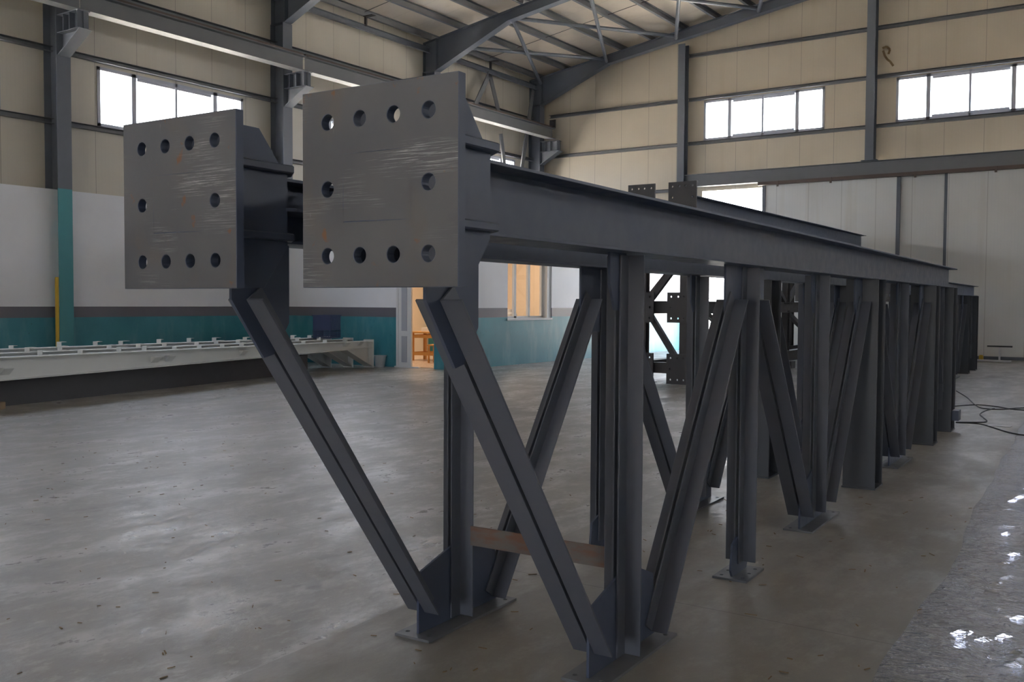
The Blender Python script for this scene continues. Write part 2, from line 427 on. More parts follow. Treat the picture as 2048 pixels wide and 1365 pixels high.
# windows -------------------------------------------------------------------
wn = [0]
def window(axis, c, a0, a1, z0, z1, splits, inward):
    wn[0] += 1
    fr = BM(); t = .07; d0, d1 = (c - .09, c + .02) if inward > 0 else (c - .02, c + .09)
    def bx(p, q, s, u, d0=d0, d1=d1):
        if axis == 0: box(fr, d0, d1, p, q, s, u)
        else: box(fr, p, q, d0, d1, s, u)
    bx(a0, a1, z0, z0 + t); bx(a0, a1, z1 - t, z1); bx(a0, a0 + t, z0, z1); bx(a1 - t, a1, z0, z1)
    for f, w in splits:
        m = a0 + (a1 - a0) * f; bx(m - w / 2, m + w / 2, z0, z1)
    m0, m1 = a0 + (a1 - a0) * .25, a0 + (a1 - a0) * .76
    bx(m0, m1, z0 + t, z0 + t + .06, d0 + .03, d1 - .02); bx(m0, m1, z1 - t - .06, z1 - t, d0 + .03, d1 - .02)
    f = tag(obj('window_%d' % wn[0], fr, ALU), kind='structure')
    g = BM()
    if axis == 0: box(g, c - .02 * inward - .003, c - .02 * inward + .003, a0 + .02, a1 - .02, z0 + .02, z1 - .02)
    else: box(g, a0 + .02, a1 - .02, c - .02 * inward - .003, c - .02 * inward + .003, z0 + .02, z1 - .02)
    obj('pane', g, GLASS, f)
    pl = bpy.data.lights.new('sky_portal', 'AREA'); pl.shape = 'RECTANGLE'; pl.size = a1 - a0; pl.size_y = z1 - z0
    pl.cycles.is_portal = True
    po = bpy.data.objects.new('sky_portal', pl); COL.objects.link(po)
    cc = (c - .14 * inward, (a0 + a1) / 2, (z0 + z1) / 2) if axis == 0 else ((a0 + a1) / 2, c - .14 * inward, (z0 + z1) / 2)
    n = Vector((inward, 0, 0)) if axis == 0 else Vector((0, inward, 0))
    po.matrix_world = Matrix.Translation(cc) @ (-n).to_track_quat('-Z', 'Z').to_matrix().to_4x4() @ Matrix.Rotation(0, 4, 'Z')
    po.rotation_euler = n.to_track_quat('-Z', 'Z').to_euler(); po.location = cc
    return f
SP = [(.225, .11), (.505, .06), (.785, .11)]
for h in left_holes: window(0, XL, *h, SP, 1)
for h in right_holes: window(0, XR, *h, SP, -1)
for h in gable_holes: window(1, YG, *h, SP, -1)
for h in back_holes[:2]: window(1, YB, *h, SP, 1)
def portal(c, n, sx, sz):
    pl = bpy.data.lights.new('sky_portal', 'AREA'); pl.shape = 'RECTANGLE'; pl.size = sx; pl.size_y = sz
    pl.cycles.is_portal = True
    po = bpy.data.objects.new('sky_portal', pl); COL.objects.link(po)
    po.location = c; po.rotation_euler = Vector(n).to_track_quat('-Z', 'Z').to_euler()
portal((-11.45, YG + .3, 2.55), (0, -1, 0), 2.1, 5.1)
portal((-.5, YB - .2, 1.5), (0, 1, 0), 3.0, 3.0)

# steel frames ----------------------------------------------------------------
names_y = {10.9: 'left wall column nearest the camera, teal below and grey above', 16.8: 'grey left wall column behind the two square end plates',
           22.75: 'left wall column meeting the big haunched rafter', 28.6: 'grey column in the far left corner of the hall'}
for i, y in enumerate(FR_Y):
    for side, s in ((XL, 1), (XR, -1)):
        root = empty('steel_column', (side + s * .25, y, 0))
        lab = (names_y.get(y) or 'grey left wall column standing beside the camera, out of view') if s == 1 else 'grey column on the right hand long wall, out of view'
        tag(root, lab, 'column', group=None if s == 1 and y > 10 else ('hall columns outside the picture' if s == 1 else 'right wall columns'))
        bm = BM()
        sweep(bm, iprof(.30, .46, .016, .012), (0, 0, 0), (0, 1, 0), (1, 0, 0), (0, 0, 8.41))
        obj('column_shaft', bm, COLP, root)
        if s == 1:
            bm = BM()
            # corbel: stub I-beam with stiffeners and a sloping lower flange
            x0, x1 = .23, .95
            sweep(bm, iprof(.26, .36, .014, .012), (x0, 0, 6.95), (0, 1, 0), (0, 0, 1), (x1 - x0, 0, 0))
            prism(bm, [(x0, -.006, 6.77), (x1, -.006, 6.77), (x0, -.006, 6.35)], (0, .012, 0))
            prism(bm, [(x0, -.13, 6.35), (x0 + .02, -.13, 6.335), (x1 + .06, -.13, 6.76), (x1 + .04, -.13, 6.775)], (0, .26, 0))
            cb = obj('corbel', bm, FRAME, root)
            for xx in (.42, .64, .9):
                bm = BM(); box(bm, xx, xx + .012, -.12, .12, 6.785, 7.115); obj('stiffener', bm, FRAME, cb)
for i, y in enumerate(FR_Y):
    bm = BM()
    for s, x0 in ((1, XL), (-1, XR)):
        X = lambda d: x0 + s * d
        def zb(d):
            if d < .5: return 8.42
            if d < 3.1: return 8.42 + (d - .5) / 2.6 * (zr(X(3.1)) - .30 - 8.42)
            return zr(X(d)) - .30
        D = [.02, .5, 3.1, abs(RIDGE - x0)]
        top = [(X(d), zr(X(d))) for d in D]; bot = [(X(d), zb(d)) for d in D]
        # web
        prism(bm, [(x, y - .006, z) for x, z in top] + [(x, y - .006, z) for x, z in bot[::-1]], (0, .012, 0))
        for line, dz in ((top, -.014), (bot, 0)):
            for (xa, za), (xb, zb_) in zip(line, line[1:]):
                prism(bm, [(xa, y - .125, za + dz), (xb, y - .125, zb_ + dz), (xb, y - .125, zb_ + dz + .014), (xa, y - .125, za + dz + .014)], (0, .25, 0))
        for d in (.5,):  # knee stiffener
            box(bm, X(d) - .007, X(d) + .007, y - .12, y + .12, 8.42, zr(X(d)))
        box(bm, X(.02) - .007, X(.02) + .007, y - .12, y + .12, 8.42, zr(X(.02)))
    o = obj('rafter', bm, FRAME)
    lab = {22.75: 'deep dark haunched rafter crossing the top centre of the roof', 28.6: 'sloping rafter lying against the far gable wall',
           16.8: 'rafter end springing from the column above the left end plate'}.get(y, 'roof rafter overhead, out of view')
    tag(o, lab, 'rafter', None if y > 16 else 'rafters outside the picture')
    recentre(o, (RIDGE, y, zr(RIDGE)))
# gable posts
for x in GX:
    root = empty('gable_post', (x, 29.05, 3.86 if x < -13 else 5.67))
    bm = BM(); z0 = root.location.z
    sweep(bm, iprof(.24, .30, .012, .01), (0, 0, 0), (1, 0, 0), (0, 1, 0), (0, 0, zr(x) - .3 - z0))
    if z0 > 1: box(bm, -.22, .22, -.18, .18, 0, .02)
    obj('post_shaft', bm, FRAME, root)
    tag(root, {-13.1: 'grey gable post left of the first gable window', -7.2: 'grey gable post between the two gable windows'}.get(x, 'grey gable post further right, out of view'),
        'post', None if x < -7 else 'gable posts outside the picture')
# purlins and eave struts
px = []
x = XL + .25
while x < RIDGE - .3: px.append(x); x += 1.1
for k, x in enumerate(px + [XL + XR - v for v in px]):
    zt = zr(x)
    for (ya, yb) in ((YB, 5.0), (5.0, 10.9), (10.9, 16.8), (16.8, 22.75), (22.75, YG)):
        if x > RIDGE and ya != YB: continue
        e = YG if x > RIDGE else yb
        bm = BM(); s = 1 if x < RIDGE else -1
        sweep(bm, cprof(.09, .19, .006), (0, 0, 0), (s, 0, 0), (0, 0, 1), (0, e - ya - .01, 0))
        o = obj('purlin', bm, GIRT); o.location = (x, ya, zt + .1)
        bay = {22.75: 'in the farthest roof bay', 16.8: 'nearer than the haunched rafter'}.get(ya)
        if bay and x < -8:
            tag(o, ('lowest purlin beside the eave ' if k == 0 else '%s purlin up from the eave ' % ['', 'second', 'third', 'fourth', 'fifth', 'sixth', 'seventh', 'eighth', 'ninth', 'tenth', 'eleventh'][min(k, 10)]) + bay, 'purlin', 'roof purlins')
        else: tag(o, 'grey roof purlin overhead outside the picture', 'purlin', 'roof purlins outside the picture')
for (ya, yb) in ((16.8, 22.75), (22.75, 28.6), (10.9, 16.8)):
    bm = BM(); sweep(bm, cprof(.09, .16, .006), (0, 0, 0), (1, 0, 0), (0, 0, 1), (0, yb - ya - .3, 0))
    o = obj('eave_strut', bm, FRAME); o.location = (-18.42, ya + .15, 9.02)
    tag(o, {22.75: 'horizontal eave strut above the crossed wall braces', 16.8: 'horizontal eave strut left of the haunched rafter', 10.9: 'eave strut high over the left wall window'}[ya], 'strut')
# sag rods
for ya, yb, lab in ((22.75, 28.6, 'thin sag rod crossing the purlins beyond the haunched rafter'), (16.8, 22.75, 'thin sag rod crossing the purlins nearer than the haunched rafter')):
    c = (ya + yb) / 2; bm = BM()
    tube(bm, [(XL + .3, c, zr(XL + .3) + .12), (RIDGE, c, zr(RIDGE) + .12)], .008, 6)
    tag(obj('sag_rod', bm, DARK), lab, 'rod')
    bm = BM(); box(bm, -.03, .03, -.03, .03, 0, .24); box(bm, -.03, .30, -.07, .07, .24, .26)
    o = obj('strut_hanger', bm, DARK); o.location = (-18.36, c, 9.08)
    tag(o, 'small T hanger on the eave strut %s' % ('above the wall braces' if ya > 20 else 'left of the haunched rafter'), 'hanger')
# roof cross braces, last bay
def rp(x, y, dz=-.16): return Vector((x, y, zr(x) + dz))
for (xa, xb) in ((-18.2, -15.6), (-15.6, -13.1), (-13.1, -10.4), (-10.4, -7.8)):
    for (p, q, w) in ((xa, xb, 'rising'), (xb, xa, 'falling')):
        bm = BM(); a, c = rp(p, 22.9, -.16 if w == 'rising' else -.23), rp(q, 28.45, -.16 if w == 'rising' else -.23)
        tube(bm, [a, c], .058, 8)
        o = obj('roof_brace', bm, FRAME)
        pos = {-18.2: 'lowest crossed pair by the eave', -15.6: 'second crossed pair up from the eave', -13.1: 'third crossed pair up from the eave', -10.4: 'highest crossed pair'}[xa]
        tag(o, 'round roof brace %s toward the gable, %s' % (w, pos), 'brace', 'roof cross braces'); recentre(o, a)
# wall braces, last bay
wb = [((25.65, 8.95), (24.75, 7.62), 'left leg of the inverted V under the eave strut'), ((25.65, 8.95), (26.25, 7.62), 'right leg of the inverted V under the eave strut'),
      ((26.3, 7.1), (27.0, 3.9), 'brace running down from under the runway beam by the bright window'), ((28.25, 8.9), (27.1, 4.2), 'steep brace beside the far corner column')]
for (ya, za), (yb, zb2), lab in wb:
    bm = BM(); bar(bm, (0, 0, 0), (0, yb - ya, zb2 - za), .17, .04, (1, 0, 0))
    o = obj('wall_brace', bm, GIRT); o.location = (-18.38, ya, za); tag(o, 'grey wall brace, ' + lab, 'brace')
# left wall girts (horizontal rails)
gl = {5.10: 'lower', 6.54: 'middle', 7.95: 'upper'}
for (ya, yb) in ((YB, 5.0), (5.0, 10.9), (10.9, 16.8), (16.8, 22.75), (22.75, 28.6)):
    for z, nm in gl.items():
        bm = BM(); sweep(bm, cprof(.13, .10, .005), (0, 0, 0), (1, 0, 0), (0, 0, 1), (0, yb - ya - .02, 0))
        o = obj('wall_rail', bm, GIRT); o.location = (XL + .012, ya + .01, z)
        bay = {5.0: 'in the bay left of the teal footed column', 10.9: 'in the bay of the big left window', 16.8: 'in the bay behind the near end plate', 22.75: 'in the farthest left wall bay'}.get(ya)
        if bay: tag(o, '%s horizontal wall rail %s' % (nm, bay), 'rail', 'long wall rails')
        else: tag(o, 'horizontal wall rail outside the picture', 'rail', 'wall rails outside the picture')
# gable girts
for (xa, xb) in ((XL + .4, -13.2), (-13.0, -7.3), (-7.1, -1.4), (-1.2, XR)):
    for z, nm in ((6.69, 'lower'), (8.11, 'middle'), (9.52, 'upper')):
        if xa < -13.1 and z > 9: continue
        bm = BM(); sweep(bm, cprof(.13, .10, .005), (0, 0, 0), (0, -1, 0), (0, 0, 1), (xb - xa, 0, 0))
        o = obj('wall_rail', bm, GIRT); o.location = (xa, YG - .012, z)
        bay = 'left of the first gable post' if xa < -13.1 else 'between the two gable posts' if xa < -12 else 'right of the second gable post' if xa < -7 else None
        if bay: tag(o, '%s horizontal gable rail %s' % (nm, bay), 'rail', 'gable rails')
        else: tag(o, 'gable rail outside the picture', 'rail', 'wall rails outside the picture')
bm = BM(); sweep(bm, cprof(.10, .10, .005), (0, 0, 0), (0, -1, 0), (0, 0, 1), (XL + .4 - (-13.2)) and (4.9, 0, 0))
o = obj('wall_rail', bm, GIRT); o.location = (XL + .4, YG - .012, 5.22)
tag(o, 'lowest gable rail glimpsed behind the far dark end plates', 'rail')
bm = BM()
P_ = [(-6.97, 8.93), (-6.85, 8.96), (-6.76, 8.86), (-6.80, 8.74)]; Q_ = [(-6.95, 8.86), (-6.90, 8.70), (-6.82, 8.58), (-6.75, 8.52), (-6.66, 8.38)]
for L_ in (P_, Q_):
    for (xa, za), (xb, zb3) in zip(L_, L_[1:]): bar(bm, (xa, 29.26, za), (xb, 29.26, zb3), .012, .05, (0, 1, 0)) if False else bar(bm, (xa, 29.26, za), (xb, 29.26, zb3), .06, .01, (0, 1, 0))
o = obj('torn_strap', bm, BLOCK); recentre(o, (-6.97, 29.26, 8.93)); tag(o, 'torn brown strap hanging on the gable panels right of the second post', 'strap')
# crane runway beam with rail
for (ya, yb) in ((YB, 10.9), (10.9, 16.75), (16.8, 28.33)):
    root = empty('runway_beam', (-17.62, ya, 7.13))
    bm = BM(); sweep(bm, iprof(.28, .36, .018, .012), (0, 0, .18), (1, 0, 0), (0, 0, 1), (0, yb - ya - .02, 0))
    obj('beam', bm, CRANE, root)
    bm = BM(); box(bm, -.035, .035, 0, yb - ya - .02, .36, .44); obj('crane_rail', bm, RAIL, root)
    tag(root, {10.9: 'grey overhead crane runway beam above the big left window', 16.8: 'grey crane runway beam ending at the far corner column'}.get(ya, 'crane runway beam passing out of the picture at top left'), 'beam')
for y in (28.2,):
    bm = BM(); box(bm, -.12, .12, -.01, .01, 0, .3); box(bm, -.12, .12, -.14, .0, 0, .02); box(bm, -.04, .04, -.12, -.01, .1, .22)
    o = obj('rail_stop', bm, DARK); o.location = (-17.6, 28.3, 7.5); tag(o, 'end stop on the crane rail at the far corner', 'stop')

# gable door header, track and sliding panels
bm = BM(); sweep(bm, iprof(.26, .40, .014, .01), (0, 0, 0), (0, 1, 0), (0, 0, 1), (16.0, 0, 0))
o = obj('door_header_beam', bm, CRANE); o.location = (-12.97, 29.05, 5.46)
tag(o, 'wide grey header beam over the sliding doors of the gable', 'beam')
bm = BM(); sweep(bm, [(0, -.05), (.12, -.05), (.12, .05), (0, .05)], (0, 0, 0), (0, -1, 0), (0, 0, 1), (13.4, 0, 0))
for xx in (.6, 2.2, 4.55, 6.6, 8.8): box(bm, xx, xx + .06, -.14, -.12, -.12, .05)
o = obj('door_track', bm, RAIL); o.location = (-10.5, 29.0, 5.208); tag(o, 'dark brown hanging track under the door header beam', 'track')
dn = [0]
def door(x0, x1, yc, z1=5.2, post_l=True, post_r=False, handle=False):
    dn[0] += 1
    bm = BM(); box(bm, x0, x1, yc - .04, yc + .04, .002, z1)
    d = tag(obj('door_%d' % dn[0], bm, DOORP), kind='structure')
    fr = BM()
    if post_l: box(fr, x0 - .05, x0 + .05, yc - .07, yc + .05, .01, z1)
    if post_r: box(fr, x1 - .05, x1 + .05, yc - .07, yc + .05, .01, z1)
    box(fr, x0, x1, yc - .06, yc + .05, .01, .1)
    obj('door_frame', fr, FRAME, d)
    return d
door(-10.36, -6.40, 29.12, post_r=True)
door(-6.35, -5.14, 29.18, post_l=False, post_r=True)
door(-5.1, -.6, 29.1, post_l=False)
door(-.6, 1.98, 29.2)

# ------------------------------------------------------------------ office box
OX, OY = -12.97, 16.75
fw = BM()
wall_grid(fw, 1, OY, OY + .15, -18.45, OX, 0, 3.72, [(-14.58, -13.50, 0, 2.15)])
tag(obj('wall_office_front', fw, DADO), kind='structure')
fw = BM()
wall_grid(fw, 0, OX - .22, OX, OY + .15, YG - .02, 0, 3.72, [(18.88, 20.87, 1.09, 2.6)])
tag(obj('wall_office_side', fw, DADO), kind='structure')
bm = BM(); box(bm, -18.65, OX, OY, YG - .02, 3.72, 3.85); tag(obj('ceiling_office', bm, PVC), kind='structure')
bm = BM(); box(bm, -18.65, OX - .23, OY + .16, 24.0, .001, .012); tag(obj('floor_office', bm, TILE), kind='structure')
bm = BM(); box(bm, -18.65, OX - .23, 23.9, 24.0, .012, 3.7); tag(obj('wall_office_back', bm, OFFW), kind='structure')
bm = BM(); box(bm, -18.66, -18.55, OY + .16, 23.9, .012, 3.7); tag(obj('wall_office_left', bm, OFFW), kind='structure')
bm = BM(); wall_grid(bm, 0, OX - .25, OX - .222, OY + .16, 23.9, .012, 3.7, [(18.88, 20.87, 1.09, 2.6)]); tag(obj('wall_office_lining', bm, OFFW), kind='structure')
# side window: deep white reveal and mullions
bm = BM(); wx = OX - .17
for y0, y1 in ((18.88, 18.94), (19.36, 19.45), (19.98, 20.07), (20.60, 20.68)): box(bm, wx - .03, wx + .03, y0, y1, 1.13, 2.6)
box(bm, wx - .03, wx + .03, 18.88, 20.68, 2.52, 2.6); box(bm, wx - .03, wx + .03, 18.88, 20.68, 1.12, 1.17)
box(bm, OX - .21, OX + .015, 18.86, 20.89, 1.07, 1.12); box(bm, OX - .2, OX - .02, 20.68, 20.87, 1.12, 2.6)
wo = tag(obj('window_30', bm, PVC), kind='structure')
bm = BM(); box(bm, wx - .003, wx + .003, 18.92, 20.64, 1.14, 2.56); obj('pane', bm, GLASS, wo)
# doorway: frame with a fixed half leaf
bm = BM(); box(bm, -14.60, -14.54, OY - .02, OY + .1, 0, 2.2); box(bm, -13.52, -13.47, OY + .02, OY + .1, 0, 2.2); box(bm, -14.6, -13.47, OY - .02, OY + .1, 2.13, 2.2); box(bm, -14.62, -13.9, OY - .06, OY + .02, 0, .03)
dd = tag(obj('door_9', bm, PVC), kind='structure')
bm = BM(); box(bm, -14.54, -14.16, OY - .01, OY + .04, .03, 2.13)
obj('door_leaf', bm, PVC, dd)
bm = BM()
for z0, z1 in ((.12, .72), (.84, 2.0)):
    box(bm, -14.44, -14.28, OY - .02, OY - .008, z0, z1)
obj('door_panel', bm, ALU, dd)
# office furniture seen through the door
def table(loc, rz, L, D, Hh, label):
    r = empty('wooden_table', loc, rz); tag(r, label, 'table')
    bm = BM(); box(bm, -L / 2, L / 2, -D / 2, D / 2, Hh - .04, Hh); obj('table_top', bm, WOOD, r)
    for sx in (-1, 1):
        for sy in (-1, 1):
            bm = BM(); cx, cy = sx * (L / 2 - .06), sy * (D / 2 - .06); box(bm, cx - .035, cx + .035, cy - .035, cy + .035, 0, Hh - .04)
            obj('leg', bm, WOOD, r)
    for z in (Hh - .12, .18):
        bm = BM()
        for sy in (-1, 1): box(bm, -L / 2 + .06, L / 2 - .06, sy * (D / 2 - .06) - .012, sy * (D / 2 - .06) + .012, z - .04, z + .04)
        for sx in (-1, 1): box(bm, sx * (L / 2 - .06) - .012, sx * (L / 2 - .06) + .012, -D / 2 + .06, D / 2 - .06, z - .04, z + .04)
        obj('stretcher', bm, WOOD, r)
    return r
table((-15.15, 19.1, .012), .1, 1.5, .7, .74, 'orange pine table seen through the office doorway')
bm = BM(); box(bm, -.16, .16, -.1, .1, 0, .05); o = obj('laptop_case', bm, BLACK); o.location = (-14.85, 18.95, .752); tag(o, 'dark flat case on the pine table through the doorway', 'case')
bm = BM(); box(bm, -.25, .25, -.2, .2, 0, .1); o = obj('paper_stack', bm, PVC); o.location = (-15.4, 19.1, .752); tag(o, 'pale stack of papers on the pine table through the doorway', 'papers')
def stool(loc, rz, label):
    r = empty('wooden_stool', loc, rz); tag(r, label, 'stool')
    bm = BM(); box(bm, -.17, .17, -.17, .17, .42, .45); obj('seat', bm, WOOD, r)
    for sx in (-1, 1):
        for sy in (-1, 1):
            bm = BM(); box(bm, sx * .14 - .02, sx * .14 + .02, sy * .14 - .02, sy * .14 + .02, 0, .42); obj('leg', bm, WOOD, r)
stool((-14.75, 18.4, .012), .2, 'small pine stool standing in front of the office table')
stool((-15.3, 20.1, .012), .5, 'small pine stool behind the office table')
bm = BM(); box(bm, -2.4, 2.4, -.25, .25, 0, .06); box(bm, -2.4, 2.4, .2, .25, -.98, 0)
for xx in (-2.3, 0, 2.3): box(bm, xx - .03, xx + .03, -.2, .2, -.98, 0)
o = obj('counter', bm, PVC); o.location = (-15.8, 23.55, 1.0); tag(o, 'long white counter along the office back wall', 'counter')
def canister(loc, r, h, label):
    bm = BM(); prof = [(r, 0), (r, h * .8), (r * .75, h * .88), (r * .75, h)]
    rings = [[bm.verts.new((rr * math.cos(2 * math.pi * k / 16), rr * math.sin(2 * math.pi * k / 16), z)) for k in range(16)] for rr, z in prof]
    for a, c in zip(rings, rings[1:]):
        for k in range(16): bm.faces.new((a[k], a[(k + 1) % 16], c[(k + 1) % 16], c[k]))
    bm.faces.new(rings[0]); bm.faces.new(rings[-1])
    o = obj('white_canister', bm, PVC, smooth=False); o.location = loc; tag(o, label, 'canister')
bm = BM(); box(bm, -.22, .22, -1.2, 1.2, .68, .72)
for sy in (-1, 1):
    for sx in (-1, 1): box(bm, sx * .18 - .02, sx * .18 + .02, sy * 1.1 - .02, sy * 1.1 + .02, 0, .68)
o = obj('side_bench', bm, PVC); o.location = (-13.62, 20.1, .012); tag(o, 'white bench inside the office under the side window', 'bench')
canister((-13.62, 19.42, .732), .15, .62, 'large white canister at the left of the office window')
canister((-13.62, 20.0, .732), .14, .60, 'white canister behind the middle of the office window')
canister((-13.62, 19.1, .732), .1, .45, 'short white canister at the near corner of the office window')
# lit ceiling fittings
for k, (lx, ly) in enumerate(((-15.2, 18.6), (-15.2, 21.8))):
    r = empty('ceiling_light', (lx, ly, 3.6)); tag(r, 'warm tube light on the office ceiling %s' % ('near the door' if k == 0 else 'toward the back wall'), 'light')
    bm = BM(); box(bm, -.08, .08, -.62, .62, .02, .1); obj('fixture', bm, PVC, r)
    bm = BM(); tube(bm, [(0, -.6, 0), (0, .6, 0)], .03, 10); obj('tube', bm, TUBE, r)
    L = bpy.data.lights.new('office_lamp', 'AREA'); L.shape = 'RECTANGLE'; L.size = .3; L.size_y = 1.2; L.energy = 40; L.color = (1, .78, .56)
    lo = bpy.data.objects.new('office_lamp', L); COL.objects.link(lo); lo.location = (lx, ly, 3.5)

# ------------------------------------------------------------------ trusses
TR = 0.0363616
def TL(l, u, z=0):   # truss frame -> world
    return Vector((l * math.cos(TR) - u * math.sin(TR), l * math.sin(TR) + u * math.cos(TR), z))
CB, CT = 1.706, 1.938
def angles(bm, p0, p1, n, w=.078, t=.008, g=.007):
    """pair of back to back angles from p0 to p1 (u,z); outstanding legs lie on the n side"""
    a, c = Vector((0, p0[0], p0[1])), Vector((0, p1[0], p1[1]))
    nv = Vector((0, n[0], n[1])).normalized(); d = (c - a).normalized(); nv = (nv - d * nv.dot(d)).normalized()
    for s in (-1, 1):
        prof = [(s * g, 0), (s * (g + w), 0), (s * (g + w), -t), (s * (g + t), -t), (s * (g + t), -w), (s * g, -w)]
        sweep(bm, prof, a, (1, 0, 0), nv, c - a)
def gusset(bm, pts, t=.012):
    prism(bm, [(-t / 2, u, z) for u, z in pts], (t, 0, 0))
def foot_plate(root, u0, u1, hw=.095, mat=None):
    bm = BM(); L = u1 - u0; hs = [(-.06, -L / 2 + .05), (.06, -L / 2 + .05), (-.06, L / 2 - .05), (.06, L / 2 - .05)]
    if L < .4: hs += [(-.06, 0), (.06, 0)]
    holed_plate(bm, 2 * hw, L, .012, hs, .011, 12)
    bmesh.ops.transform(bm, matrix=Matrix.Translation((0, (u0 + u1) / 2, .0)) @ Matrix.Rotation(math.pi / 2, 4, 'X'), verts=bm.verts)
    bmesh.ops.translate(bm, vec=(0, 0, .0125 - max(v.co.z for v in bm.verts)), verts=bm.verts)
    return obj('foot_plate', bm, mat or BRIGHT, root)
def hcolumn(root, u0, u1, name='column'):
    bm = BM(); L = u1 - u0
    sweep(bm, iprof(.252, L, .012, .009), (0, (u0 + u1) / 2, .014), (1, 0, 0), (0, 1, 0), (0, 0, CB - .014))
    c = obj(name, bm, COLD, root, .0015)
    bm = BM(); box(bm, -.132, .132, u0 - .01, u1 + .01, 0, .014); obj('base_plate', bm, COLD, c)
def make_truss(l, ustart, label, full=True):
    u0 = ustart
    root = empty('steel_truss', TL(l, u0), TR); tag(root, label, 'truss')
    o_ = 2.05                      # node coordinates below are measured for a truss starting at 2.05
    T = lambda u: u - o_
    # bolted end plate
    bm = BM(); hx = (-.18, -.06, .06, .18)
    holed_plate(bm, .555, .56, .032, [(x, z) for x in hx for z in (-.19, .19)] + [(-.18, 0), (.18, 0)], .0225, 24)
    ep = obj('end_plate', bm, PLATE, root, .0015); ep.location = (0, 0, 1.82)
    ep.data.materials.append(STEEL)
    for p in ep.data.polygons:
        if not (abs(p.center.y) < 1e-4 and abs(p.normal.y) > .9): p.material_index = 1
    ep['label'] = 'square mill scale end plate with ten bolt holes, scratched and rust spotted'
    # chord
    bm = BM(); Lc = 12.76 - 2.45
    sweep(bm, iprof(.20, CT - CB, .011, .008), (0, T(2.40), (CT + CB) / 2), (1, 0, 0), (0, 0, 1), (0, 12.76 - 2.40, 0))
    prism(bm, [(-.004, .032, CB + .01), (-.004, T(2.42), CB + .01), (-.004, T(2.42), CT - .01), (-.004, .032, CT - .01)], (.008, 0, 0))
    obj('top_chord', bm, STEEL, root, .001)
    # boxed end: side plates, wide cover plates, fin and under-gusset
    bm = BM()
    for s in (-1, 1):
        prism(bm, [(s * .134, u, z) for u, z in ((.0325, 2.085), (T(2.27), 2.085), (T(2.375), 1.96), (T(2.40), 1.95), (T(2.40), 1.69), (T(2.29), 1.545), (.0325, 1.545))], (s * .012, 0, 0))
        box(bm, min(s * .004, s * .134), max(s * .004, s * .134), T(2.388), T(2.398), CB + .01, CT - .01)
    obj('side_plate', bm, STEEL, root, .001)
    for z0, z1, nm in ((1.944, 1.972, 'top'), (CB + .004, CB + .030, 'bottom')):
        bm = BM(); prism(bm, [(-.178, .0325, z0), (.178, .0325, z0), (.178, T(2.40), z0), (.098, T(2.47), z0), (-.098, T(2.47), z0), (-.178, T(2.40), z0)], (0, 0, z1 - z0))
        obj('cover_plate', bm, STEEL, root, .004)
    # mid web stiffener fin
    bm = BM(); sd = -1 if l > -2 else 1; prism(bm, [(sd * .006, T(2.22), 1.815), (sd * .006, T(2.62), 1.815), (sd * .17, T(2.62), 1.815), (sd * .17, T(2.42), 1.815)], (0, 0, .012)); obj('web_fin', bm, STEEL, root)
    zt, zf = 1.60, .07
    # gusset plates
    gs = [[(2.27, CB), (2.27, 1.505), (2.42, 1.295), (2.465, 1.305), (2.545, 1.42), (2.545, CB)],
          [(3.49, CB), (3.49, 1.58), (3.54, 1.47), (3.64, 1.47), (3.64, CB)],
          [(4.85, CB), (4.85, 1.46), (4.93, 1.33), (5.40, 1.33), (5.49, 1.46), (5.49, CB)],
          [(6.55, CB), (6.55, 1.52), (6.60, 1.44), (6.72, 1.44), (6.72, CB)],
          [(7.80, CB), (7.80, 1.50), (7.90, 1.36), (8.05, 1.36), (8.05, CB)],
          [(8.37, CB), (8.37, 1.36), (8.48, 1.36), (8.58, 1.50), (8.58, CB)],
          [(9.52, CB), (9.52, 1.5), (9.75, 1.5), (9.75, CB)],
          [(10.76, CB), (10.76, 1.5), (10.86, 1.36), (10.98, 1.36), (10.98, CB)]]
    for g in gs:
        bm = BM(); gusset(bm, [(T(u), z) for u, z in g]); obj('gusset_plate', bm, STEEL, root)
    gf = [[(3.335, .013), (3.335, .17), (3.35, .29), (3.66, .38), (3.72, .38), (3.95, .29), (3.97, .17), (3.97, .013)],
          [(5.02, .013), (4.995, .05), (5.02, .19), (5.10, .22), (5.24, .22), (5.27, .05), (5.25, .013)],
          [(6.34, .013), (6.34, .18), (6.38, .28), (6.68, .38), (6.76, .38), (6.98, .28), (7.01, .18), (7.01, .013)],
          [(9.3, .013), (9.3, .18), (9.34, .28), (9.64, .38), (9.75, .38), (9.92, .28), (9.95, .18), (9.95, .013)]]
    for g, (ua, ub) in zip(gf, ((3.29, 4.02), (4.98, 5.29), (6.30, 7.05), (9.24, 9.99))):
        fp = foot_plate(root, T(ua), T(ub)); bm = BM(); gusset(bm, [(T(u), z) for u, z in g]); obj('gusset_plate', bm, STEEL, fp)
    # posts and diagonals (double angles)
    for u in (3.65, 5.17, 6.70, 9.66, 11.9):
        bm = BM(); zb_ = .02 if u < 4 else .068
        angles(bm, (T(u), zb_ if u != 11.9 else .3), (T(u), 1.698), (1, 0), w=.078)
        obj('post', bm, ANGLE, root, .001)
    dg = [((2.335, 1.505), (3.375, .10), -1), ((4.97, 1.52), (3.93, .03), 1), ((5.33, 1.52), (6.38, .09), -1), ((8.00, 1.52), (6.97, .09), 1),
          ((8.40, 1.52), (9.36, .09), -1), ((10.95, 1.52), (9.94, .09), 1), ((11.34, 1.52), (11.95, .5), -1)]
